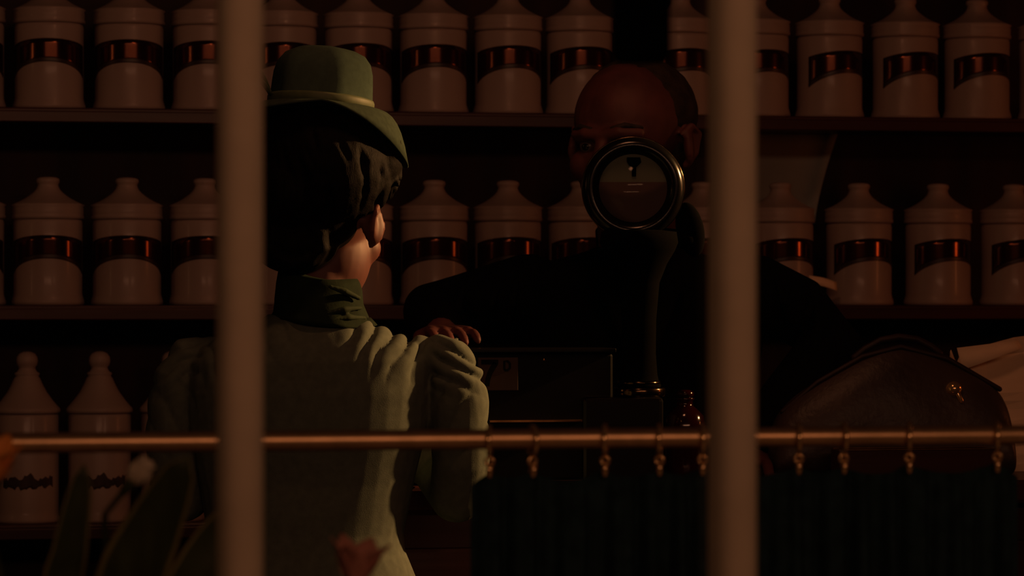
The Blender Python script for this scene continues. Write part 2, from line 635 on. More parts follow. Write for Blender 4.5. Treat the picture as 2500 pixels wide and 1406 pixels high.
def make_low_jar(origin):
    t = empty('apothecary_jar', origin)
    K = 0.000735
    bm = bmesh.new()
    prof = [(0, 0), (77, 0), (80, 3), (80, 9), (77, 16), (76, 30), (76, 255), (74, 262), (0, 262)]
    lathe(bm, [(r * K, h * K) for r, h in prof], 40)
    obj('jar_body', bm, porcelain, t)
    bm = bmesh.new()
    prof = [(0, 262.3), (78, 262.5), (81, 267), (80, 274), (75, 279), (63, 293), (48, 313), (38, 332), (31, 348), (27, 352), (30, 356), (30, 360),
            (24, 363), (20, 370), (20, 374), (24, 379), (26, 388), (25, 398), (19, 407), (9, 412), (0, 413)]
    lathe(bm, [(r * K, h * K) for r, h in prof], 40)
    obj('lid', bm, porcelain, t)
    hi = lambda u: (110 + 16 * noise.noise(Vector((u * 4, 1.3, 0))) + 8 * noise.noise(Vector((u * 11, 5, 0)))) * K
    lo = lambda u: (86 + 16 * noise.noise(Vector((u * 3, 9, 0))) + 8 * noise.noise(Vector((u * 9, 3, 0)))) * K
    obj('label', arch_patch(76 * K, 0, 0, R(50), lo, hi), jar_print, t)
    return t


lowlab = ['white jar with ball-topped cone lid on the lowest shelf, behind the orange flower',
          'white jar with ball-topped cone lid on lowest shelf, between orange flower and white petal',
          'white jar with ball-topped lid on lowest shelf, mostly hidden by the woman\'s puffed sleeve']
pr = None
for px, lab in zip((66, 243, 421), lowlab):
    p = at(px, 745, YJ)
    o = pr = make_low_jar((p.x, YJ, SHZ[0])) if pr is None else copy_tree(pr)
    o.location = (p.x, YJ, SHZ[0])
    tag(o, lab, 'jar', 'ball-lidded jars on the lowest shelf')

# soft window reflection, built as a grey sheet before the back panel
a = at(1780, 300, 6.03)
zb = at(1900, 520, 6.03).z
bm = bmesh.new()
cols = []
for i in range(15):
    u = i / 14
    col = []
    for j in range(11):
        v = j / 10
        w = 2040 - 55 * (1 - (1 - v) ** 1.4)        # curved side edge of the reflection
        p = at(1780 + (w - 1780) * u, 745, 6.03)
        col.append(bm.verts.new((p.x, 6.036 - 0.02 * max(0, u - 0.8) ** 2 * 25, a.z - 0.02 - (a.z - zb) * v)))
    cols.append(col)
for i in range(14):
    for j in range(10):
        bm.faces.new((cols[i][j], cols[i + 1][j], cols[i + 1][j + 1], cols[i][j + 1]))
o = obj('reflection_sheet', bm, reflection_p)
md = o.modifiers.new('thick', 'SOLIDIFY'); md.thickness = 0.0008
tag(o, 'grey-brown window reflection built as a curved-edged sheet on the dark shelf back', 'paper')

# small white tilted strip at a jar's foot, on a wire stand
p0, p1 = at(1976, 683, 5.80), at(2043, 700, 5.80)
bm = bmesh.new()
d = (p1 - p0)
for i in range(7):
    u = i / 6
    q = p0 + d * u
    s = 0.008
    zz = q.z + 0.002 * math.sin(3 * u)
    bm.verts.new((q.x, 5.803 - 0.004 * math.sin(math.pi * u), zz + s))
    bm.verts.new((q.x, 5.799 - 0.004 * math.sin(math.pi * u), zz - s))
bm.verts.ensure_lookup_table()
for i in range(6):
    bm.faces.new((bm.verts[2 * i], bm.verts[2 * i + 2], bm.verts[2 * i + 3], bm.verts[2 * i + 1]))
tk = tag(empty('white_strip', ((p0.x + p1.x) / 2, 5.805, SHZ[1])), 'small white strip tilted on a wire stand before a jar foot', 'ticket')
o = keep(obj('tilted_strip', bm, paper), tk)
md = o.modifiers.new('thick', 'SOLIDIFY'); md.thickness = 0.0006
bm = bmesh.new()
mid = (p0 + p1) / 2
tube(bm, [(mid.x, 5.803, SHZ[1] + 0.001), (mid.x, 5.804, mid.z)], 0.0008, 8)
box(bm, (mid.x - 0.008, 5.799, SHZ[1]), (mid.x + 0.008, 5.812, SHZ[1] + 0.003), 0.0008)
keep(obj('wire_stand', bm, blacktin), tk)

# ------------------------------------------------------------------ counter
CZ = 1.09
cx0 = at(610, 745, 4.66).x
ct = tag(empty('shop_counter', (cx0, 4.82, 0)), 'long dark mahogany shop counter between the woman and the bald man', 'counter')
bm = bmesh.new()
box(bm, (cx0 - 0.03, 4.63, CZ - 0.035), (3.2, 5.02, CZ), 0.006)
keep(obj('counter_top', bm, mahogany, smooth=False), ct)
bm = bmesh.new()
box(bm, (cx0, 4.67, 0.0), (3.15, 4.99, CZ - 0.035))
keep(obj('carcass', bm, mahogany, smooth=False), ct)
n = 6
for i in range(n):
    a0 = cx0 + 0.03 + (3.15 - cx0 - 0.03) * i / n
    a1 = cx0 + (3.15 - cx0 - 0.03) * (i + 1) / n
    bm = bmesh.new()
    box(bm, (a0, 4.655, 0.14), (a1, 4.672, CZ - 0.09), 0.006)
    keep(obj('front_panel', bm, mahogany, smooth=False), ct)
bm = bmesh.new()
box(bm, (cx0 - 0.01, 4.65, 0), (3.16, 4.672, 0.1), 0.004)
keep(obj('plinth', bm, mahogany, smooth=False), ct)

# ------------------------------------------------------------------ black till with its price card
YT = 4.76
l_, r_ = at(1085, 745, YT).x, at(1497, 745, YT).x
zt = at(1330, 850, YT).z
till = tag(empty('cash_till', ((l_ + r_) / 2, YT + 0.08, CZ)), 'low black cash till with thin bright top edge, on the counter beside the woman', 'till')
bm = bmesh.new()
box(bm, (l_, YT, CZ), (r_, YT + 0.16, zt - 0.008), 0.004)
keep(obj('till_body', bm, blacktin, smooth=False), till)
bm = bmesh.new()
box(bm, (l_ - 0.004, YT - 0.006, zt - 0.007), (r_ + 0.004, YT + 0.164, zt), 0.002)
keep(obj('till_lid', bm, blackmetal, smooth=False), till)
bm = bmesh.new()
za = at(1310, 1027, YT).z
a, b = at(1192, 745, YT).x, at(1420, 745, YT).x
box(bm, (a, YT - 0.012, za - 0.0022), (b, YT + 0.001, za + 0.0012), 0.0008)
keep(obj('drawer_strip', bm, brass_dull, smooth=False), till)
bm = bmesh.new()
q = at(1328, 878, YT)
ball(bm, (q.x, YT - 0.0005, q.z), (0.0022, 0.002, 0.0022), u=12, v=8)
keep(obj('screw', bm, brass_dull), till)

a, b = at(1166, 873, YT), at(1264, 953, YT)
pc = tag(empty('price_card', ((a.x + b.x) / 2, YT - 0.002, b.z)), 'small buff price card reading 7D fixed on the black till front', 'card')
bm = bmesh.new()
box(bm, (a.x, YT - 0.0035, b.z), (b.x, YT - 0.0008, a.z), 0.001)
keep(obj('card', bm, card_m, smooth=False), pc)


def strokes(bm, pts, w, y):                 # flat brush stroke with thickness
    P = [Vector((p[0], p[1])) for p in pts]
    for i, (p, q_) in enumerate(zip(P, P[1:])):
        pass
    L, Rr = [], []
    for i, p in enumerate(P):
        d = (P[min(i + 1, len(P) - 1)] - P[max(i - 1, 0)]).normalized()
        nrm = Vector((-d.y, d.x))
        ww = w[i] if isinstance(w, (list, tuple)) else w
        L.append(p + nrm * ww); Rr.append(p - nrm * ww)
    fa = []
    for yy in (y, y - 0.0006):
        fa.append(([bm.verts.new((v.x, yy, v.y)) for v in L], [bm.verts.new((v.x, yy, v.y)) for v in Rr]))
    for i in range(len(P) - 1):
        for (l1, r1) in fa:
            bm.faces.new((l1[i], l1[i + 1], r1[i + 1], r1[i]))
        bm.faces.new((fa[0][0][i], fa[0][0][i + 1], fa[1][0][i + 1], fa[1][0][i]))
        bm.faces.new((fa[0][1][i], fa[0][1][i + 1], fa[1][1][i + 1], fa[1][1][i]))
    for i in (0, len(P) - 1):
        bm.faces.new((fa[0][0][i], fa[0][1][i], fa[1][1][i], fa[1][0][i]))


def cpx(x, y):
    q = at(x, y, YT)
    return (q.x, q.z)


u = mpp(1210, YT)
bm = bmesh.new()
yk = YT - 0.0036
strokes(bm, [cpx(1173.5, 883.5), cpx(1215, 883.5)], 5.6 * u, yk)
strokes(bm, [cpx(1209, 886), cpx(1203, 895), cpx(1195, 910), cpx(1190, 925), cpx(1187.5, 942)], [6.5 * u, 6.8 * u, 6.2 * u, 6.0 * u, 6.0 * u], yk)
keep(obj('numeral_seven', bm, ink, smooth=False), pc)
bm = bmesh.new()
strokes(bm, [cpx(1230, 903), cpx(1230, 881.5), cpx(1238, 881.5), cpx(1243.5, 887), cpx(1243.5, 898), cpx(1238, 903.5), cpx(1230, 903)], 2.9 * u, yk)
keep(obj('letter_d', bm, ink, smooth=False), pc)

# ------------------------------------------------------------------ pedestal scale
YS = 4.69
sc0 = at(1550, 745, YS)
ks = mpp(1550, YS)
sc = tag(empty('counter_scale', (sc0.x, YS, CZ), -TH), 'black pedestal counter scale whose round glazed dial hides the bald man\'s chin', 'scale')


def spx(px, py, y=0.0):                      # scale-local point
    return Vector(((px - 1550) * ks, y, EYE + (HOR - py) * ks - CZ))


bm = bmesh.new()
lo, hi = spx(1420, 1190), spx(1616, 968)
box(bm, (lo.x, -0.045, 0), (hi.x, 0.045, hi.z), 0.006)
obj('base_box', bm, blackmetal, sc, smooth=False)
cxx = spx(1560, 0).x
z_ = lambda py: spx(0, py).z
Mt = Matrix.Translation((cxx, 0, 0))
bm = bmesh.new()
lathe(bm, [(0, z_(968)), (62 * ks, z_(968)), (64 * ks, z_(964)), (64 * ks, z_(950)), (62 * ks, z_(946)), (0, z_(946))], 40, M=Mt)
obj('brass_plate', bm, bronze, sc)
bm = bmesh.new()
lathe(bm, [(0, z_(946)), (52 * ks, z_(946)), (54 * ks, z_(940)), (49 * ks, z_(932)), (45 * ks, z_(915)), (43 * ks, z_(890)), (41 * ks, z_(860)),
           (42 * ks, z_(780)), (50 * ks, z_(690)), (68 * ks, z_(645)), (88 * ks, z_(612)), (96 * ks, z_(592)), (92 * ks, z_(566)), (0, z_(556))], 40, M=Mt)
obj('pedestal', bm, ironblack, sc)
bm = bmesh.new()
lathe(bm, [(50.5 * ks, z_(938)), (53 * ks, z_(936)), (51 * ks, z_(929)), (48.5 * ks, z_(930)), (50.5 * ks, z_(938))], 40, M=Mt)
obj('foot_ring', bm, bronze, sc)
dc = spx(1545, 460)
# dial turned about the viewing axis: lathe axis z -> -y
Md = Matrix.Translation((dc.x, 0, dc.z)) @ Matrix.Rotation(R(90), 4, 'X')
rr = 126 * ks
bm = bmesh.new()
lathe(bm, [(0, -0.030), (rr * 0.80, -0.030), (rr * 0.93, -0.024), (rr * 0.985, -0.010), (rr, 0.004), (rr * 0.985, 0.014), (rr * 0.93, 0.022), (rr * 0.84, 0.026),
           (rr * 0.75, 0.024), (rr * 0.69, 0.017), (rr * 0.66, 0.008), (0, 0.008)], 64, M=Md)
obj('dial_housing', bm, blackmetal, sc)
bm = bmesh.new()
torus(bm, (0, 0, 0), rr * 0.985, 0.0012, n=64)
bm.transform(Md @ Matrix.Translation((0, 0, 0.0125)))
obj('outer_bezel', bm, bronze, sc)
bm = bmesh.new()
torus(bm, (0, 0, 0), rr * 0.685, 0.0011, n=64)
bm.transform(Md @ Matrix.Translation((0, 0, 0.0125)))
obj('inner_bezel', bm, bronze, sc)
# dial plate: paler upper field, brown lower field
for nm, m_, up_ in (('upper_dial', dial_hi, True), ('lower_dial', dial_lo, False)):
    bm = bmesh.new()
    q0 = 0.12
    a0 = math.asin(q0 / 0.66 * 1.0)
    angs = [a0 + (math.pi - 2 * a0) * i / 30 for i in range(31)] if up_ else [math.pi - a0 + (math.pi + 2 * a0) * i / 40 for i in range(41)]
    top = [bm.verts.new((rr * 0.66 * math.cos(t), rr * 0.66 * math.sin(t), 0.0105)) for t in angs]
    bot = [bm.verts.new((rr * 0.66 * math.cos(t), rr * 0.66 * math.sin(t), 0.0085)) for t in angs]
    bm.faces.new(top)
    bm.faces.new(bot)
    for i in range(len(top)):
        j = (i + 1) % len(top)
        bm.faces.new((top[i], top[j], bot[j], bot[i]))
    bm.transform(Md)
    obj(nm, bm, m_, sc, smooth=False)
bm = bmesh.new()  # dark funnel-shaped mark in front of the dial plate
tp = [(-17, -18), (15, -18), (18, -6), (9, 3), (5.5, 6), (5, 28), (-5, 28), (-5.5, 6), (-11, 2), (-17, -7)]
c0 = (1547, 403)
f0 = [bm.verts.new(spx(c0[0] + x, c0[1] + y, -0.0108)) for x, y in tp]
f1 = [bm.verts.new(spx(c0[0] + x, c0[1] + y, -0.0135)) for x, y in tp]
bm.faces.new(f0); bm.faces.new(f1)
for i in range(len(tp)):
    j = (i + 1) % len(tp)
    bm.faces.new((f0[i], f0[j], f1[j], f1[i]))
obj('dial_mark', bm, ironblack, sc, smooth=False)
bm = bmesh.new()
lathe(bm, [(0, 0.0145), (rr * 0.67, 0.0145), (rr * 0.67, 0.0155), (0, 0.0155)], 48, M=Md)
obj('dial_glass', bm, lens_glass, sc)
bm = bmesh.new()  # dark rounded lump beside the dial
ball(bm, spx(1686, 560, .012), (34 * ks, 20 * ks, 68 * ks), Euler((0, R(-12), 0)), 24, 16)
tube(bm, [spx(1600, 575, .012), spx(1680, 585, .012)], [22 * ks, 24 * ks], 14)
obj('dark_lump', bm, ironblack, sc)

# ruby bottle on the counter
q = at(1672, 745, 4.80)
k = mpp(1672, 4.80)
rb = tag(empty('ruby_bottle', (q.x, 4.80, CZ)), 'squat dark red glass bottle on the counter beside the scale', 'bottle')
H = lambda py: EYE + (HOR - py) * k - CZ
bm = bmesh.new()
lathe(bm, [(0, 0), (44 * k, 0), (48 * k, 0.004), (50 * k, 0.02), (50 * k, H(1040)), (46 * k, H(1015)), (30 * k, H(998)), (20 * k, H(990)), (19 * k, H(978)), (23 * k, H(975)), (23 * k, H(971)), (0, H(971))], 32)
obj('bottle_body', bm, ruby, rb)
bm = bmesh.new()
lathe(bm, [(0, H(971)), (15 * k, H(971)), (22 * k, H(966)), (22 * k, H(958)), (14 * k, H(952)), (0, H(951))], 24)
obj('stopper', bm, ruby, rb)

# ------------------------------------------------------------------ leather bag, tray, paper bag
YL = 4.80
q = at(2175, 745, YL)
kb = mpp(2175, YL)
bag = tag(empty('leather_bag', (q.x, YL, CZ), -TH * 0.6), 'slouching dark brown leather bag with brass clasp on the counter', 'bag')
top_py = [(1876, 1060), (1892, 1010), (1935, 965), (1990, 930), (2050, 895), (2100, 868), (2150, 848), (2195, 842), (2250, 850), (2310, 872),
          (2370, 903), (2420, 932), (2450, 965), (2466, 1010), (2472, 1060)]
bm = bmesh.new()
rings = []
for px, py in top_py:
    zz = EYE + (HOR - py) * kb - CZ
    x = (px - 2175) * kb
    ring = []
    half = 0.058 * min(1, 0.35 + (zz) / 0.16)
    for i in range(20):
        a = 2 * math.pi * i / 20
        c, s = math.cos(a), math.sin(a)
        zt_ = 0.5 + 0.5 * math.copysign(abs(s) ** 0.7, s)
        yy = half * math.copysign(abs(c) ** 0.75, c) * (1 - 0.55 * zt_ ** 2.2)
        nz = noise.noise(Vector((x * 16, yy * 16, zt_ * 2 + 3))) * 0.008 * math.sin(math.pi * min(1, max(0, zt_)))
        ring.append(bm.verts.new((x, yy + nz, max(0.0005, zz * zt_ - abs(nz) * 0.3))))
    rings.append(ring)
for a, b in zip(rings, rings[1:]):
    for i in range(20):
        j = (i + 1) % 20
        bm.faces.new((a[i], a[j], b[j], b[i]))
bm.faces.new(rings[0]); bm.faces.new(rings[-1])
o = obj('bag_body', bm, leather, bag)
md = o.modifiers.new('sub', 'SUBSURF'); md.levels = 2; md.render_levels = 2
bpt = lambda px, py, y=0.0: Vector(((px - 2175) * kb, y, EYE + (HOR - py) * kb - CZ))
bm = bmesh.new()
tube(bm, [bpt(2085, 872), bpt(2110, 852), bpt(2150, 830), bpt(2195, 822), bpt(2240, 828), bpt(2275, 846), bpt(2295, 862)], 0.0055, 10)
obj('handle', bm, leather_d, bag)
bm = bmesh.new()
tube(bm, [bpt(1905, 1003, -0.012), bpt(1990, 932, -0.014), bpt(2100, 870, -0.014), bpt(2195, 846, -0.012), bpt(2310, 875, -0.014), bpt(2440, 950, -0.012)], 0.004, 8)
obj('frame_seam', bm, leather_d, bag)
bm = bmesh.new()
c = bpt(2318, 948, -0.038)
ball(bm, c, (0.0125, 0.012, 0.0115), u=16, v=10)
tube(bm, [c + Vector((0.004, -0.005, -0.006)), c + Vector((0.010, -0.006, -0.018))], 0.004, 10)
obj('clasp', bm, brass_ring, bag)

q0, q1 = at(2050, 1095, 4.67), at(2425, 1095, 4.67)
tr = tag(empty('wooden_tray', ((q0.x + q1.x) / 2, 4.675, CZ)), 'shallow dark wooden tray with thin brass lip in front of the leather bag', 'tray')
wid = (q1.x - q0.x) / 2
hz = q0.z - CZ
bm = bmesh.new()
box(bm, (-wid, -0.03, 0), (wid, 0.03, 0.006), 0.001)
for sgn in (-1, 1):
    box(bm, (-wid, sgn * 0.03 - 0.003, 0), (wid, sgn * 0.03 + 0.003, hz - 0.002), 0.001)
    box(bm, (sgn * wid - 0.003, -0.03, 0), (sgn * wid + 0.003, 0.03, hz - 0.002), 0.001)
obj('tray_body', bm, mahogany, tr, smooth=False)
bm = bmesh.new()
for sgn in (-1, 1):
    box(bm, (-wid, sgn * 0.03 - 0.0032, hz - 0.002), (wid, sgn * 0.03 + 0.0032, hz), 0.0006)
obj('brass_lip', bm, brass_dull, tr, smooth=False)

YP = 4.925
q0, q1 = at(2318, 745, YP), at(2650, 745, YP)
kp = mpp(2450, YP)
pb = tag(empty('paper_bag', ((q0.x + q1.x) / 2, YP, CZ)), 'crumpled cream paper bag standing behind the leather bag', 'bag')
bm = bmesh.new()
wp = (q1.x - q0.x) / 2
hp = EYE + (HOR - 842) * kp - CZ
rings = []
for j in range(15):
    v = j / 14
    ring = []
    for i in range(36):
        a = 2 * math.pi * i / 36
        c, s = math.cos(a), math.sin(a)
        x = wp * math.copysign(abs(c) ** 0.35, c)
        y = 0.045 * math.copysign(abs(s) ** 0.35, s) * (1 - 0.65 * v ** 2)
        nn = noise.noise(Vector((x * 22, y * 30, v * 5))) * 0.012 * math.sin(math.pi * min(1, v * 1.1)) * (1 if abs(s) > .3 else .4)
        topw = 0.012 * math.sin(5 * a) * v ** 3 + 0.02 * v ** 3 * (x / wp)
        ring.append(bm.verts.new((x * (1 - 0.03 * v), y + nn, hp * v + topw)))
    rings.append(ring)
for a, b in zip(rings, rings[1:]):
    for i in range(36):
        j = (i + 1) % 36
        bm.faces.new((a[i], a[j], b[j], b[i]))
bm.faces.new(rings[0])
o = obj('bag_wall', bm, paper, pb, smooth=False)
md = o.modifiers.new('thick', 'SOLIDIFY'); md.thickness = 0.001
# folded-over front lip
bm = bmesh.new()
pts = []
for i in range(9):
    u_ = i / 8
    x = -wp + 0.002 + 0.10 * u_
    zz = hp - 0.020 + 0.012 * u_
    pts.append((bm.verts.new((x, -0.030 - 0.005 * math.sin(3 * u_), zz + 0.016)), bm.verts.new((x + 0.004, -0.044 - 0.004 * math.sin(4 * u_), zz - 0.018 + 0.022 * u_))))
for a, b in zip(pts, pts[1:]):
    bm.faces.new((a[0], b[0], b[1], a[1]))
o = obj('folded_flap', bm, paper, pb)
md = o.modifiers.new('thick', 'SOLIDIFY'); md.thickness = 0.001


# ------------------------------------------------------------------ people
def head_bm(ears=True, nose=1.0, ear_out=24):
    """head, face towards -y, centre at the ear line, about 0.24 high"""
    b = bmesh.new()
    ball(b, (0, .015, .035), (.076, .095, .088), u=32, v=24)
    ball(b, (0, -.03, -.045), (.058, .062, .078), u=24, v=18)
    ball(b, (0, -.045, -.085), (.042, .045, .034))
    ball(b, (0, -.083, -.1), (.02, .018, .018))
    tube(b, [(-.046, -.066, .022), (-.024, -.082, .026), (0, -.084, .022), (.024, -.082, .026), (.046, -.066, .022)], [.009, .0105, .009, .0105, .009], 10)
    tube(b, [(0, -.083, .018), (0, -.098, -.008), (0, -.110, -.030)], [.008, .010, .0135 * nose], 12)
    for s in (-1, 1):
        ball(b, (s * .0125, -.098, -.034), (.008, .011, .008), u=12, v=8)
        ball(b, (s * .040, -.055, -.026), (.024, .026, .026), u=16, v=10)
        tube(b, [(s * .018, -.092, -.045), (s * .032, -.078, -.066)], .006, 8)
        tube(b, [(s * .018, -.0735, .0135), (s * .031, -.0755, .016), (s * .045, -.064, .012)], .0042, 8)
        tube(b, [(s * .018, -.073, -.004), (s * .031, -.0735, -.008), (s * .045, -.062, -.004)], .0042, 8)
        if ears:
            rot = Euler((R(-12), 0, s * R(ear_out)))
            ball(b, (s * .083, .012, -.006), (.0075, .019, .032), rot, u=16, v=12)
            tube(b, [(s * .080, -.002, .012), (s * .089, .014, .024), (s * .093, .028, .010), (s * .088, .022, -.020), (s * .080, .006, -.036)],
                 [.004, .005, .005, .005, .006], 8)
    ball(b, (0, -.0905, -.0625), (.023, .008, .0055), u=16, v=8)
    ball(b, (0, -.0885, -.0735), (.020, .009, .007), u=16, v=8)
    return b


def eyes(parent, M, m_i=iris_m):
    for s in (-1, 1):
        b = bmesh.new()
        ball(b, (s * .031, -.0625, .004), .0125, u=16, v=12)
        b.transform(M)
        e = obj('eye', b, eye_m, parent)
        b = bmesh.new()
        ball(b, (s * .0312, -.0735, .004), (.0055, .002, .0055), u=12, v=8)
        b.transform(M)
        obj('iris', b, m_i, e)


def hand_bm(b, wrist, fwd, up, side, size=1.0, curl=0.5, spread=0.12):
    """palm and five fingers; fwd = along the hand, up = back of the hand, side = +-1 which side the thumb is on"""
    f = Vector(fwd).normalized()
    u = Vector(up); u = (u - f * u.dot(f)).normalized()
    s = f.cross(u) * side
    w = Vector(wrist)
    L = 0.085 * size
    for k in (-.6, -.2, .2, .6):
        tube(b, [w + s * k * .022 * size, w + f * L * .5 + s * k * .048 * size, w + f * L + s * k * .055 * size], [.014 * size, .0135 * size, .0115 * size], 10)
    for k, ln in ((.75, .070), (.25, .080), (-.25, .074), (-.75, .058)):
        p = w + f * L + s * k * .05 * size
        d = (f + s * k * spread).normalized()
        pts = [p - d * .01]
        ang = 0
        for i, part in enumerate((.45, .32, .23)):
            ang += curl * (0.5, 0.9, 0.7)[i]
            dd = d * math.cos(ang) - u * math.sin(ang)
            p = p + dd * ln * part * size
            pts.append(p)
        tube(b, pts, [.0095 * size, .0092 * size, .0085 * size, .0072 * size], 10)
    p = w + f * L * .25 + s * .024 * size
    d = (f * .75 + s * .75 - u * .2).normalized()
    p2 = p + d * .038 * size
    p3 = p2 + (f * .95 + s * .25 - u * .3).normalized() * .03 * size
    p4 = p3 + (f * 1 - s * .05 - u * .4).normalized() * .024 * size
    tube(b, [p, p2, p3, p4], [.013 * size, .0115 * size, .0105 * size, .0085 * size], 10)


# ---------------- the woman, seen from behind
DW = 4.50
XW = (778 - 1250) * DW / F
base = cw(XW, DW, 0)
wo = tag(empty('person', base, -TH), 'woman in green hat and olive puff-sleeved jacket, standing with her back to the window', 'person')


def wp_(px, py, y=0.0):
    k_ = (DW + y) / F
    return Vector(((px - 1250) * k_ - XW, y, EYE + (HOR - py) * k_))


KW = DW / F
# head matrix: she looks away from the camera (face towards +y), slightly down
hc = wp_(792, 545, 0.0)
MH = Matrix.Translation(hc) @ Matrix.Rotation(R(180 - 24), 4, 'Z') @ Matrix.Rotation(R(12), 4, 'X') @ Matrix.Diagonal((0.97, .93, .90, 1))
bm = bmesh.new()
append(bm, head_bm(ear_out=42), MH)
# neck, torso, limbs
tube(bm, [wp_(782, 600, .012), wp_(776, 690, .006), wp_(772, 770, 0), wp_(770, 830, 0)], [.050, .052, .058, .07], 20)
secs = [(770, 840, 130, .065), (765, 880, 200, .085), (760, 960, 240, .095), (755, 1080, 240, .095), (748, 1200, 215, .09), (745, 1330, 185, .08), (745, 1500, 240, .095), (745, 1640, 260, .11)]
loft(bm, [(wp_(px, py).x, 0.005, wp_(px, py).z, hw * KW, hd) for px, py, hw, hd in reversed(secs)], 28)
ARM = {+1: [wp_(1000, 890, .01), wp_(1100, 940, .005), wp_(1124, 1100, .01), wp_(1116, 1210, .03), wp_(1060, 1140, .14), wp_(1000, 1112, .24)],
       -1: [wp_(540, 890, .01), wp_(446, 940, .005), wp_(430, 1100, .01), wp_(446, 1210, .03), wp_(510, 1140, .14), wp_(575, 1112, .24)]}
for s in (1, -1):
    A = ARM[s]
    tube(bm, A, [.026, .030, .033, .030, .027, .023], 16)
    f_ = (A[5] - A[4]).normalized()
    hand_bm(bm, A[5], Vector((-s * .5, 1, .05)), (0, 0, 1), s, .92, .35)
for s in (1, -1):
    x = wp_(745, 0).x + s * .085
    tube(bm, [(x, 0, .86), (x, 0, .5), (x, .01, .1)], [.085, .055, .038], 16)
    tube(bm, [(x, -.03, .05), (x, .06, .045), (x, .115, .03)], [.038, .038, .028], 14)
me = remesh(bm, 0.0042, 3)
link('body', me, skin_w, wo)
eyes(wo, MH)

# skirt: pleated to the floor
bm = bmesh.new()
xc = wp_(745, 0).x
rings = []
for z, hw, hd, yo in ((1.015, .125, .098, 0), (.93, .165, .11, 0), (.8, .19, .115, -.005), (.5, .23, .13, -.02), (.2, .265, .15, -.035), (.025, .285, .165, -.045)):
    ring = []
    for i in range(96):
        a = 2 * math.pi * i / 96
        pl = 1 + (.035 * (1.015 - z)) * math.sin(a * 16)
        ring.append(bm.verts.new((xc + hw * pl * math.cos(a), yo + hd * pl * math.sin(a), z)))
    rings.append(ring)
for a, b in zip(rings, rings[1:]):
    for i in range(96):
        j = (i + 1) % 96
        bm.faces.new((a[i], a[j], b[j], b[i]))
bm.faces.new(rings[0])
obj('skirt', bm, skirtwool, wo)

# jacket with gathered shoulders and puffed sleeves
bm = bmesh.new()
secs = [(768, 770, 112, .066), (768, 786, 132, .072), (768, 806, 175, .082), (764, 826, 228, .090), (760, 846, 272, .097), (756, 880, 294, .106), (752, 960, 300, .112), (750, 1060, 290, .112),
        (748, 1180, 262, .104), (746, 1300, 240, .106), (745, 1345, 244, .110), (745, 1420, 275, .120), (745, 1520, 315, .132)]
loft(bm, [(wp_(px, py).x, 0.004, wp_(px, py).z, hw * KW, hd) for px, py, hw, hd in reversed(secs)], 36, 2.25)
for s in (1, -1):
    A = ARM[s]
    m_ = lambda px: px if s > 0 else 2 * 776 - px     # mirrored columns for the far sleeve
    if s > 0:
        ps = [wp_(1040, 872, 0), wp_(1088, 872, 0), wp_(1105, 915, 0), wp_(1116, 985, .005), wp_(1124, 1060, .008), wp_(1126, 1130, .012), wp_(1116, 1210, .03)]
        rs = [.030, .034, .039, .043, .042, .040, .037]
    else:
        ps = [wp_(508, 876, 0), wp_(468, 876, 0), wp_(448, 920, 0), wp_(436, 985, .005), wp_(430, 1060, .008), wp_(430, 1130, .012), wp_(446, 1210, .03)]
        rs = [.030, .033, .039, .042, .042, .040, .037]
    tube(bm, ps, rs, 20)
    tube(bm, [ps[-1], A[4], A[5]], [.037, .034, .029], 16)
me = remesh(bm, 0.0030, 5)


def sm(a, b, x):
    t = min(1, max(0, (x - a) / (b - a)))
    return t * t * (3 - 2 * t)


def ridge(v):                                   # rounded crest, narrow crease
    v = v - math.floor(v)
    return abs(math.sin(math.pi * v)) ** .7


NV = len(me.vertices)
no_ = [0.0] * (NV * 3)
co_ = [0.0] * (NV * 3)
me.vertices.foreach_get('normal', no_)
me.vertices.foreach_get('co', co_)
for vi in range(NV):                            # gathers at the shoulder seams, soft folds on the sleeves
    x, y, z = co_[3 * vi:3 * vi + 3]
    k_ = (DW + y) / F
    px, py = (x + XW) / k_ + 1250, HOR - (z - EYE) / k_
    d = 0.0
    n1 = noise.noise(Vector((px * .012, py * .012, 2.0)))
    n2 = noise.noise(Vector((px * .006, py * .006, 7.0)))
    for sx, amp in ((px, 1.0), (1546 - px, .55)):
        if y > .06:
            continue
        top = 790 + .30 * max(0, sx - 880)      # the shoulder line
        m1 = sm(815, 870, sx) * (1 - sm(1030, 1062, sx)) * (1 - sm(20, 150, py - top)) 
        w = (sx * .80 + py * .42) / 41.0 + .55 * n1
        d += amp * m1 * (ridge(w) - .62) * .0088
        m2 = sm(1046, 1070, sx) * sm(800, 830, py) * (1 - sm(905, 985, py))
        w = (py - .45 * (sx - 1060)) / 38.0 + .5 * n1
        d += amp * m2 * (ridge(w) - .6) * .0085
        m3 = sm(1050, 1080, sx) * sm(900, 960, py) * (1 - sm(1080, 1200, py))
        w = (py * .55 + (sx - 1060) * .95) / 62.0 + .8 * n2
        d += amp * m3 * (ridge(w) - .6) * .005
    d += .0022 * n2
    for c in range(3):
        co_[3 * vi + c] += no_[3 * vi + c] * d
me.vertices.foreach_set('co', co_)
me.update()
link('jacket', me, wool, wo)
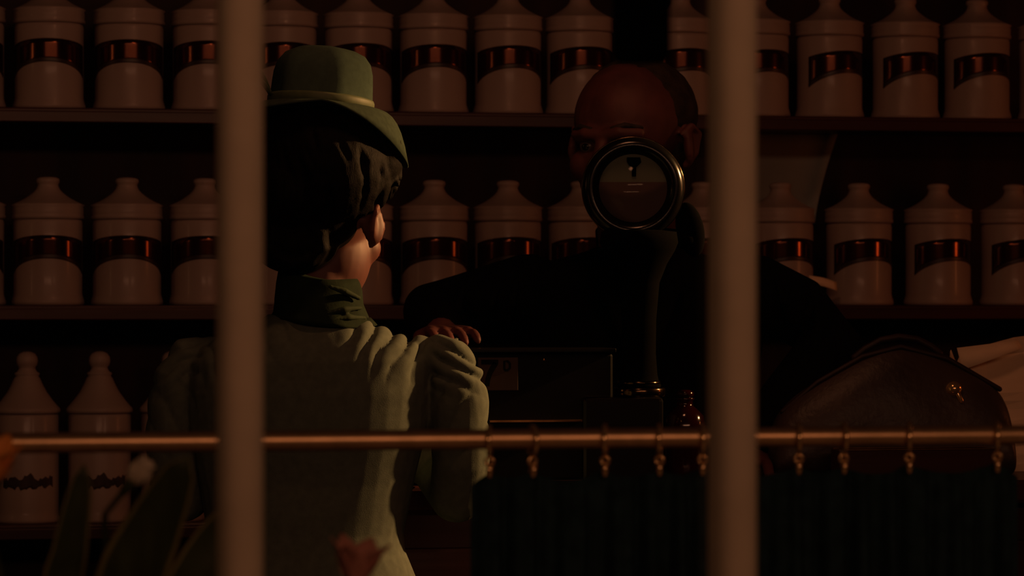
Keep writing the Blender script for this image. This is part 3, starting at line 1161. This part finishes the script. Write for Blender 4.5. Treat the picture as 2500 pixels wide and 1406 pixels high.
# collar: folded velvet band
bm = bmesh.new()
rings = []
for j, (py, hw, hd, yo) in enumerate(((672, 90, .058, .004), (676, 99, .062, .003), (700, 104, .065, .002), (730, 108, .068, .0), (760, 116, .072, .0), (784, 126, .078, .0), (790, 128, .080, 0), (780, 112, .07, 0))):
    ring = []
    for i in range(80):
        a = 2 * math.pi * i / 80
        wv = 1 + .022 * math.sin(3 * a + j * 1.1) + .016 * math.sin(7 * a - j * 1.7)
        c = wp_(778 + (8 if j > 3 else 0), py)
        ring.append(bm.verts.new((c.x + hw * KW * wv * math.cos(a), yo + hd * wv * math.sin(a), c.z + .004 * math.sin(2 * a + 1 + j) + .014 * math.cos(a) * (-.5 if j < 3 else -.25))))
    rings.append(ring)
for a, b in zip(rings, rings[1:]):
    for i in range(80):
        j = (i + 1) % 80
        bm.faces.new((a[i], a[j], b[j], b[i]))
o = obj('collar', bm, collar_m, wo)
md = o.modifiers.new('thick', 'SOLIDIFY'); md.thickness = 0.003; md.offset = -1
bm = bmesh.new()                                   # ribbon folds tucked at the side of the collar
for (x0, y0, x1, y1, r0) in ((806, 700, 876, 728, 9), (800, 764, 880, 752, 8), (812, 780, 890, 776, 8)):
    ys = lambda q, w: -(.069 + w) * math.sqrt(max(0, 1 - ((q - 783) / 118) ** 2)) - .001
    w0 = .006 * max(0, ((y0 + y1) / 2 - 720) / 60)
    tube(bm, [wp_(x0, y0, ys(x0, w0)), wp_((x0 + x1) / 2, (y0 + y1) / 2 - 3, ys((x0 + x1) / 2, w0)), wp_(x1, y1, ys(x1, w0))], [r0 * .6 * KW, r0 * KW, r0 * .7 * KW], 10)
o = link('collar_ribbon', remesh(bm, 0.0022, 3), ribbon_d, wo)

# hair: swept up mass, coiled knot on the nape, separate locks over it
bm = bmesh.new()
ball(bm, wp_(790, 415, -.005), (.094, .103, .098), u=40, v=28)
ball(bm, wp_(800, 330, .0), (.088, .09, .052), u=32, v=20)
ball(bm, wp_(720, 590, -.052), (.060, .040, .044), u=24, v=16)
ball(bm, wp_(768, 520, -.030), (.066, .062, .058), u=24, v=16)
ball(bm, wp_(925, 385, -.012), (.034, .05, .05), u=20, v=14)
ball(bm, wp_(676, 500, .0), (.040, .062, .050), u=20, v=14)
ball(bm, wp_(710, 472, -.046), (.060, .066, .064), u=24, v=16)
for i in range(46):
    a = -math.pi * (0.05 + 0.9 * (i + random.uniform(-.3, .3)) / 45)
    pts, rs = [], []
    tw = random.uniform(-.5, .5)
    for j in range(9):
        v = j / 8
        el = R(-38 + 22 * abs(math.cos(a)) ** 3 + (112 - 22 * abs(math.cos(a)) ** 3) * v)
        aa = a + tw * (v - .5) + .10 * math.sin(v * 9 + i)
        c = wp_(790, 425, -.005)
        pts.append(c + Vector((.096 * math.cos(el) * math.cos(aa), .104 * math.cos(el) * math.sin(aa), .104 * math.sin(el))))
        rs.append(.0068 * (.6 + .6 * math.sin(math.pi * v)))
    tube(bm, pts, rs, 8)
for i in range(9):                                 # coil of the knot
    a = i / 9 * 2 * math.pi
    pts = [wp_(724, 592, -.060) + Vector((.047 * math.cos(a + t * .55) * (1 - .09 * t), -.022 * math.sin(t * .55), .036 * math.sin(a + t * .55) * (1 - .09 * t))) for t in range(6)]
    tube(bm, pts, [.006, .008, .009, .008, .007, .005], 8)
for i in range(10):                                # curls at the side, under the brim
    c = wp_(random.uniform(905, 955), random.uniform(330, 470), random.uniform(-.05, .01))
    pts = [c + Vector((.014 * math.cos(t * .9 + i), .010 * math.sin(t * 1.3), .016 * math.sin(t * .9 + i))) for t in range(6)]
    tube(bm, pts, [.004, .006, .0065, .006, .005, .003], 8)
me = remesh(bm, 0.0030, 2)
link('hair', me, hair_w, wo)
bm = bmesh.new()
c = wp_(905, 441, -.092)
box(bm, (c.x - .0075, c.y + .018, c.z - .0022), (c.x + .0075, c.y + .030, c.z + .0022), .0008)
obj('hair_slide', bm, linen, wo, smooth=False)

# hat: eight-panelled crown, band, drooping brim, ribbon
HC = wp_(783, 252, -.004)
hat = empty('hat')
hat.parent = wo
hat.location = HC
hat.rotation_euler = (R(-3), R(4.5), R(4))
bm = bmesh.new()
prof = [(1.0, -.012), (1.0, .0), (.985, .012), (.972, .028), (.955, .042), (.90, .056), (.78, .067), (.58, .0735), (.3, .077), (0, .078)]
NP, SUB = 6, 6
rings = []
for f_, z in prof:
    if f_ == 0:
        rings.append([bm.verts.new((0, 0, z))])
        continue
    ring = []
    for i in range(NP * SUB):
        a = 2 * math.pi * i / (NP * SUB) + R(-73)
        ph = (i % SUB) / SUB - .5 + .5 / SUB * 0
        ph = ((i % SUB) / SUB) - 0.0
        loc_ = (ph - .5) * 2 * math.pi / NP
        flat = math.cos(math.pi / NP) / math.cos(loc_)
        rad = .0705 * f_ * (0.45 + 0.55 * flat) * 1.035
        ring.append(bm.verts.new((rad * math.cos(a), rad * 1.05 * math.sin(a), z)))
    rings.append(ring)
for a, b in zip(rings, rings[1:]):
    for i in range(len(a)):
        j = (i + 1) % len(a)
        q = [a[i], a[j], b[j % len(b)], b[i % len(b)]]
        u_ = []
        for v in q:
            if v not in u_:
                u_.append(v)
        bm.faces.new(u_)
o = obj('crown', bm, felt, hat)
bm = bmesh.new()
rings = []
NB = 72
for j in range(10):
    t = j / 9
    ring = []
    for i in range(NB):
        a = 2 * math.pi * i / NB
        c, s = math.cos(a), math.sin(a)            # s<0: towards the camera (back of the hat)
        back = max(0, -s)
        right = max(0, c)
        left = max(0, -c)
        Rm = .119 - .020 * back ** 2 + .008 * right
        drop = .012 + .062 * right ** 1.5 * (1 - .35 * back ** 2) + .016 * left - .010 * back
        r_ = .067 + (Rm - .067) * t
        ring.append(bm.verts.new((r_ * c, r_ * 1.08 * s, -.004 - drop * t ** (2.0 + 1.6 * right))))
    rings.append(ring)
for a, b in zip(rings, rings[1:]):
    for i in range(NB):
        j = (i + 1) % NB
        bm.faces.new((a[i], a[j], b[j], b[i]))
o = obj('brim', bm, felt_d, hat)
md = o.modifiers.new('thick', 'SOLIDIFY'); md.thickness = 0.0025
bm = bmesh.new()
lathe(bm, [(.0705, -.008), (.0735, -.006), (.0738, .004), (.0725, .007), (.069, .008)], 56)
for v in bm.verts:
    v.co.y *= 1.05
obj('hat_band', bm, ribbon, hat)
for i, (a, ln, w) in enumerate(((R(150), .05, .016), (R(120), .042, .014), (R(100), .036, .013))):
    bm = bmesh.new()
    ps = []
    for j in range(8):
        t = j / 7
        ww = w * math.sin(math.pi * min(1, .12 + t * .88)) ** .8
        cpt = Vector((-.066 - .008 * i * t + ln * t * math.cos(a) * .55, -.030 + .012 * i - .012 * math.sin(2 * t), .002 + ln * t * math.sin(a)))
        ps.append((bm.verts.new(cpt + Vector((0, -ww * .5, ww * .2))), bm.verts.new(cpt + Vector((-.004, 0, 0))), bm.verts.new(cpt + Vector((0, ww * .5, -ww * .2)))))
    for p, q in zip(ps, ps[1:]):
        bm.faces.new((p[0], q[0], q[1], p[1])); bm.faces.new((p[1], q[1], q[2], p[2]))
    o = obj('ribbon_leaf', bm, ribbon, hat)
    md = o.modifiers.new('thick', 'SOLIDIFY'); md.thickness = 0.001

# ---------------- the man behind the counter
DM = 5.30
XM = (1562 - 1250) * DM / F
mo = tag(empty('person', cw(XM, DM, 0), -TH), 'balding man in black suit leaning over the counter, chin hidden behind the round dial', 'person')


def mp_(px, py, y=0.0):
    k_ = (DM + y) / F
    return Vector(((px - 1250) * k_ - XM, y, EYE + (HOR - py) * k_))


KM = DM / F
hc = mp_(1536, 350, -.20)
MM = Matrix.Translation(hc) @ Matrix.Rotation(R(-29), 4, 'Z') @ Matrix.Rotation(R(9), 4, 'X') @ Matrix.Diagonal((1.16, 1.06, 1.03, 1))
bm = bmesh.new()
append(bm, head_bm(nose=1.1), MM)
tube(bm, [hc + Vector((.012, .035, -.06)), mp_(1556, 520, -.12), mp_(1560, 610, -.06), mp_(1562, 690, -.01)], [.066, .064, .066, .075], 20)
secs = [(1562, 660, 200, .085), (1562, 720, 265, .11), (1564, 800, 280, .115), (1566, 950, 265, .115), (1566, 1150, 245, .115), (1566, 1300, 245, .12), (1566, 1440, 235, .11)]
LEAN = lambda py: -.03 + .10 * max(-.1, (py - 650) / 600)
loft(bm, [(mp_(px, py).x, LEAN(py), mp_(px, py).z, hw * KM, hd) for px, py, hw, hd in reversed(secs)], 28)
AM = {-1: [mp_(1290, 715, -.02), mp_(1160, 744, -.015), mp_(1054, 768, -.02), mp_(1060, 796, -.15), mp_(1076, 810, -.275)],
      +1: [mp_(1836, 715, -.03), mp_(1950, 760, -.05), mp_(2032, 842, -.09), mp_(1915, 985, -.17), mp_(1806, 1112, -.235)]}
for s in (-1, 1):
    tube(bm, AM[s], [.050, .044, .038, .032, .025], 16)
hand_bm(bm, AM[-1][4], Vector((.22, -.95, .0)), (0, 0, 1), 1, .84, .22, .03)
hand_bm(bm, AM[1][4], Vector((-.05, -.95, -.06)), (0, 0, 1), -1, 1.0, .3)
zh = .84
for s in (-1, 1):
    x = mp_(1566, 0).x + s * .095
    tube(bm, [(x, .08, zh), (x, .08, .48), (x, .09, .1)], [.088, .06, .042], 16)
    tube(bm, [(x, .12, .05), (x, .03, .045), (x, -.07, .03)], [.042, .042, .03], 14)
me = remesh(bm, 0.0036, 3)
link('body', me, skin_m, mo)
eyes(mo, MM)
# hair: short cropped sides, thin top
bm = bmesh.new()
ball(bm, (0, .034, .040), (.0815, .089, .088), u=36, v=24)
ball(bm, (0, .045, .0), (.0775, .075, .06), u=28, v=18)
ball(bm, (0, .030, .079), (.062, .068, .0485), u=28, v=18)
bm.transform(MM)
me = remesh(bm, 0.0042, 2)
NV = len(me.vertices)
no_ = [0.0] * (NV * 3)
co_ = [0.0] * (NV * 3)
me.vertices.foreach_get('normal', no_)
me.vertices.foreach_get('co', co_)
for vi in range(NV):
    d = noise.noise(Vector(co_[3 * vi:3 * vi + 3]) * 90) * .0016
    for c in range(3):
        co_[3 * vi + c] += no_[3 * vi + c] * d
me.vertices.foreach_set('co', co_)
me.update()
link('hair', me, hair_m, mo)
for s in (-1, 1):
    bm = bmesh.new()
    tube(bm, [(s * .016, -.0845, .0315), (s * .033, -.0815, .036), (s * .050, -.064, .030)], [.0035, .0042, .0028], 8)
    bm.transform(MM)
    obj('eyebrow', bm, hair_m, mo)
# jacket
bm = bmesh.new()
secs = [(1560, 600, 98, .080), (1560, 616, 135, .088), (1560, 634, 205, .098), (1562, 655, 262, .112), (1563, 690, 296, .124), (1564, 760, 306, .128), (1566, 900, 292, .128), (1566, 1050, 275, .126),
        (1566, 1200, 268, .126), (1566, 1380, 276, .134), (1566, 1480, 280, .138)]
loft(bm, [(mp_(px, py).x, LEAN(py) + .004, mp_(px, py).z, hw * KM, hd) for px, py, hw, hd in reversed(secs)], 36, 2.3)
for s in (-1, 1):
    A = AM[s]
    tube(bm, [A[0], A[1], A[2], A[3], A[3] * .25 + A[4] * .75], [.064, .056, .052, .044, .037], 20)
# sleeve creases
for s, pts in ((-1, ((1215, 700, 1180, 790), (1130, 705, 1110, 800), (1260, 690, 1240, 800))), (1, ((1900, 690, 1930, 790), (1985, 725, 1960, 810)))):
    for x0, y0, x1, y1 in pts:
        tube(bm, [mp_(x0, y0, -.10), mp_((x0 + x1) / 2, (y0 + y1) / 2, -.14), mp_(x1, y1, -.12)], [.006, .008, .005], 8)
me = remesh(bm, 0.0042, 4)
link('jacket', me, suit, mo)
for s in (-1, 1):
    bm = bmesh.new()
    top = mp_(1562 + s * 88, 602, -.085)
    midp = mp_(1562 + s * 80, 700, -.158)
    low = mp_(1566 + s * 12, 900, -.158)
    tube(bm, [top, midp, low], [.008, .016, .006], 10)
    obj('lapel', bm, suit, mo)
bm = bmesh.new()
lathe(bm, [(.062, 0), (.068, .001), (.070, .028), (.066, .034), (.062, .03)], 36, M=Matrix.Translation(mp_(1560, 606, -.062)) @ Matrix.Rotation(R(14), 4, 'X'))
obj('shirt_collar', bm, suit, mo)
for s in (-1, 1):
    bm = bmesh.new()
    A = AM[s]
    tube(bm, [A[3] * .22 + A[4] * .78, A[3] * .08 + A[4] * .92], [.031, .030], 16)
    obj('shirt_cuff', bm, linen if s > 0 else suit, mo)
bm = bmesh.new()
xm = mp_(1566, 0).x
loft(bm, [(xm, .08, .78, .17, .13), (xm, .08, .9, .165, .125), (xm, .075, .98, .158, .118)], 28, 2.3)
for s in (-1, 1):
    tube(bm, [(xm + s * .095, .08, .84), (xm + s * .095, .08, .45), (xm + s * .095, .09, .10)], [.10, .08, .065], 18)
link('trousers', remesh(bm, .006, 3), trouser, mo)
for s in (-1, 1):
    bm = bmesh.new()
    tube(bm, [(xm + s * .095, .13, .052), (xm + s * .095, .02, .05), (xm + s * .095, -.09, .036)], [.050, .050, .034], 16)
    for v in bm.verts:
        v.co.z = max(0.001, v.co.z)
    obj('shoe', bm, shoe, mo)

# ------------------------------------------------------------------ brass rail, rings, curtain
YR = 2.75
ZR = 1.2355
ra = tag(empty('curtain_rail', (0.2, YR, ZR)), 'polished brass curtain rail running across the shop window', 'rail')
rx0, rx1 = X0 + .004, X1 - .004
bm = bmesh.new()
lathe(bm, [(0, 0), (.0086, 0), (.0086, rx1 - rx0), (0, rx1 - rx0)], 32, M=Matrix.Translation((rx0, YR, ZR)) @ Matrix.Rotation(R(90), 4, 'Y'))
keep(obj('rail_tube', bm, brass), ra)
for x, d in ((rx0, 1), (rx1, -1)):
    bm = bmesh.new()
    lathe(bm, [(0, 0), (.024, 0), (.024, .006), (.014, .012), (.011, .03), (0, .03)], 28, M=Matrix.Translation((x, YR, ZR)) @ Matrix.Rotation(R(90) * d, 4, 'Y'))
    keep(obj('end_bracket', bm, brass_dull), ra)


def make_ring(origin, rz):
    t = empty('curtain_ring', origin, rz)
    Mx = Matrix.Rotation(R(90), 3, 'Y')
    bm = bmesh.new()
    torus(bm, (0, 0, 0), .0125, .0022, Mx)
    obj('ring', bm, brass_ring, t)
    bm = bmesh.new()
    torus(bm, (0, 0, -.0176), .0034, .0014, None if False else Matrix.Rotation(R(90), 3, 'X'), 16, 8)
    obj('eyelet', bm, brass_ring, t)
    for s in (-1, 1):
        bm = bmesh.new()
        tube(bm, [(0, s * .0008, -.0200), (0.0004, s * .0035, -.0228), (0, s * .0030, -.0262), (0, s * .0016, -.0295)], [.0020, .0025, .0028, .0024], 10)
        obj('clip_jaw', bm, brass_ring, t)
    return t


ring_px = (1195, 1300, 1477, 1610, 1715, 1950, 2060, 2220, 2435)
ring_lb = ('brass curtain ring with clip beside the woman\'s lit sleeve', 'brass curtain ring and clip below the bright strip of the black till',
           'brass curtain ring and clip in front of the scale base corner', 'brass curtain ring and clip just below the red bottle\'s near edge',
           'brass curtain ring touching the glazing bar on the bald man\'s side', 'brass curtain ring below the long sloping end of the leather bag',
           'brass curtain ring below the middle of the leather bag slope', 'brass curtain ring below the peak and handle of the leather bag',
           'brass curtain ring last on the rail, below the leather bag\'s steep end')
first = None
rx = []
for i, px in enumerate(ring_px):
    x = at(px, 745, YR).x
    rx.append(x)
    rz = random.uniform(-.32, .32)
    o = first = make_ring((x, YR, ZR - .0016), rz) if first is None else copy_tree(first)
    o.location = (x, YR, ZR - .0016)
    o.rotation_euler = (0, 0, rz)
    tag(o, ring_lb[i], 'ring', 'brass rings on the curtain rail')

# curtain cloth, pleated, hanging from the clips
cx_a, cx_b = at(1152, 745, YR).x, at(2484, 745, YR).x
bm = bmesh.new()
NX, NZ = 300, 24
ks_ = [cx_a] + rx + [cx_b]
grid = []
for i in range(NX + 1):
    u_ = i / NX
    x = cx_a + (cx_b - cx_a) * u_
    d = 0
    for a, b in zip(ks_, ks_[1:]):
        if a <= x <= b:
            t = (x - a) / max(1e-6, b - a)
            d = .016 * min(1, (b - a) / .06) * 4 * t * (1 - t) * .5
            if a == cx_a:
                d = .012 * (1 - t)
            if b == cx_b:
                d = .012 * t
    zt_ = ZR - .0285 - d + .004 * (u_)
    col = []
    for j in range(NZ + 1):
        v = j / NZ
        pl = .011 * math.sin(u_ * 96 + 2.2 * math.sin(u_ * 17)) + .004 * math.sin(u_ * 210 + 1)
        pl *= .35 + .65 * min(1, v * 3)
        col.append(bm.verts.new((x, YR + .004 + pl, zt_ - v * (zt_ - .80))))
    grid.append(col)
for i in range(NX):
    for j in range(NZ):
        bm.faces.new((grid[i][j], grid[i + 1][j], grid[i + 1][j + 1], grid[i][j + 1]))
o = obj('curtain', bm, velvet)
md = o.modifiers.new('thick', 'SOLIDIFY'); md.thickness = 0.0012
tag(o, 'dark green pleated half curtain hanging from brass rings in the window', 'curtain')

# ------------------------------------------------------------------ dark lamp hanging in the window
YH = 2.20
q = at(1566, 152, YH)
kh = mpp(1566, YH)
hl = tag(empty('hanging_lamp', (q.x, YH, q.z)), 'black cylindrical lamp hanging in the window above the bald man\'s head', 'lamp')
bm = bmesh.new()
rL = 70 * kh
lathe(bm, [(0, 0), (rL * .8, 0), (rL * .97, .003), (rL, .008), (rL, .10), (rL * .9, .112), (rL * .4, .135), (rL * .2, .15), (0, .15)], 32)
obj('lamp_body', bm, ironblack, hl)
bm = bmesh.new()
tube(bm, [(0, 0, .14), (0, 0, ZT - q.z - .02)], .004, 10)
lathe(bm, [(0, ZT - q.z), (.03, ZT - q.z), (.028, ZT - q.z - .012), (.006, ZT - q.z - .02), (0, ZT - q.z - .02)], 20)
obj('lamp_rod', bm, ironblack, hl)

# ------------------------------------------------------------------ window plants
plat = slab('window_ledge', (wx0 - .04, YW + .075, .74), (wx1 + .04, 2.70, .78), cream_paint)
bm = bmesh.new()
box(bm, (wx0 - .04, 2.66, 0), (wx1 + .04, 2.70, .74))
struct(obj('window_ledge_front', bm, plaster, smooth=False))
YF = 2.38


def pot(parent, c, h=.16, r=.065):
    bm = bmesh.new()
    lathe(bm, [(0, 0), (r * .7, 0), (r * .95, h * .8), (r, h * .8), (r * 1.06, h * .82), (r * 1.06, h), (r * .95, h), (r * .92, h * .88), (0, h * .88)], 28)
    obj('pot', bm, terra, parent)
    bm = bmesh.new()
    lathe(bm, [(r * .92, h * .885), (r * .5, h * .91), (0, h * .93)], 20)
    obj('soil', bm, soil, parent)


def leaf(parent, pts, w, fold=.35, edge=True, yaw=0.0):
    """strap leaf along local points, half width w (list), V-folded along its midrib"""
    P = [Vector(p) for p in pts]
    # resample smoothly
    Q = []
    N = 14
    for i in range(N + 1):
        t = i / N * (len(P) - 1)
        k = min(int(t), len(P) - 2)
        f_ = t - k
        p0, p1, p2, p3 = P[max(k - 1, 0)], P[k], P[k + 1], P[min(k + 2, len(P) - 1)]
        Q.append(.5 * ((2 * p1) + (p2 - p0) * f_ + (2 * p0 - 5 * p1 + 4 * p2 - p3) * f_ ** 2 + (3 * p1 - p0 - 3 * p2 + p3) * f_ ** 3))
    bm = bmesh.new()
    rows = []
    for i, c in enumerate(Q):
        t = i / N
        d = (Q[min(i + 1, N)] - Q[max(i - 1, 0)]).normalized()
        side = d.cross(Vector((math.sin(yaw), -math.cos(yaw), 0))).normalized()
        nrm = side.cross(d)
        ww = w * (min(1, .45 + 1.6 * t) * (1 - t ** 3.2) ** .6 if t < 1 else .0) + .0006
        rows.append([bm.verts.new(c + side * ww * s + nrm * abs(s) * ww * fold) for s in (-1, -.86, -.45, 0, .45, .86, 1)])
    for a, b in zip(rows, rows[1:]):
        for k in range(6):
            fc = bm.faces.new((a[k], a[k + 1], b[k + 1], b[k]))
            fc.material_index = 1 if edge and k in (0, 5) else 0
    o = obj('leaf', bm, [leafgreen, leafedge], parent)
    md = o.modifiers.new('thick', 'SOLIDIFY'); md.thickness = 0.0009
    return o


def flower(parent, name, c, r, m, n=6, tilt=(0, 0), open_=.55):
    f = empty(name)
    f.parent = parent
    f.location = c
    f.rotation_euler = (tilt[0], tilt[1], 0)
    for i in range(n):
        bm = bmesh.new()
        rows = []
        for j in range(8):
            t = j / 7
            ww = r * .42 * math.sin(math.pi * min(1, .08 + .9 * t)) ** .8
            out = r * (.15 + open_ * t ** 1.3)
            up = r * 1.25 * t * (1 - .12 * t)
            rows.append([bm.verts.new((out - abs(s) * ww * .25, s * ww, up)) for s in (-1, -.5, 0, .5, 1)])
        for a, b in zip(rows, rows[1:]):
            for k in range(4):
                bm.faces.new((a[k], a[k + 1], b[k + 1], b[k]))
        bm.transform(Matrix.Rotation(2 * math.pi * i / n + .2, 4, 'Z'))
        o = obj('petal', bm, m, f)
        md = o.modifiers.new('thick', 'SOLIDIFY'); md.thickness = 0.0008
    bm = bmesh.new()
    lathe(bm, [(0, -.012), (r * .16, -.010), (r * .28, .003), (r * .2, r * .25), (0, r * .3)], 14)
    obj('calyx', bm, leafgreen, f)
    return f


def plant(px, label, leaves, stems, cat='plant'):
    c = at(px, 745, YF)
    t = tag(empty('flowering_plant', (c.x, YF, .78), -TH), label, cat)
    pot(t, c)
    kf = (c - Vector((0, 0, EYE))).dot(FWD) / F

    def L(p):                                  # pixel (x, y, towards-camera metres) -> local
        return Vector(((p[0] - px) * kf, -p[2] if len(p) > 2 else 0.0, EYE + (HOR - p[1]) * kf - .78))
    for pts, w, yaw in leaves:
        root = Vector((random.uniform(-.03, .03), random.uniform(-.02, .02), .145))
        leaf(t, [root] + [L(p) for p in pts], w * kf, .3, True, yaw)
    for nm, p, r, m, tilt, op in stems:
        q = L(p)
        root = Vector((random.uniform(-.02, .02), random.uniform(-.02, .02), .145))
        dirn = Euler((tilt[0], tilt[1], 0)).to_matrix() @ Vector((0, 0, 1))
        bm = bmesh.new()
        tube(bm, [root, root * .5 + (q - dirn * .05) * .5, q - dirn * .03, q - dirn * .004], [.003, .0028, .0025, .0025], 8)
        obj('stem', bm, leafgreen, t)
        flower(t, nm, q, r * kf, m, 6, tilt, op)
    return t


plant(250, 'strap-leaved window plant with an orange and a white flower, before the brass rail',
      [([(150, 1500), (175, 1330, .01), (214, 1130, .02)], 50, .25),
       ([(330, 1560), (330, 1420, .02), (395, 1270, .03), (478, 1105, .05)], 92, -.1),
       ([(440, 1560), (470, 1440, .03), (545, 1300, .03), (640, 1200, .04)], 66, .1),
       ([(520, 1560), (545, 1440, 0), (560, 1330, 0), (590, 1215, -.01)], 48, .5),
       ([(90, 1560), (60, 1480, 0), (20, 1420, .02)], 34, -.3)],
      [('flower', (-6, 1172, .03), 96, orange_p, (R(16), R(8)), .55),
       ('flower', (318, 1180, .0), 66, white_p, (R(10), R(40)), .22)])
plant(860, 'window plant topped by one pink flower bud at the bottom of the view',
      [([(900, 1560), (960, 1480, 0), (1040, 1420, .02)], 44, .2),
       ([(800, 1560), (740, 1500, 0), (690, 1440, 0)], 44, -.2)],
      [('flower', (866, 1418, .02), 96, pink_p, (R(6), R(10)), .62)])
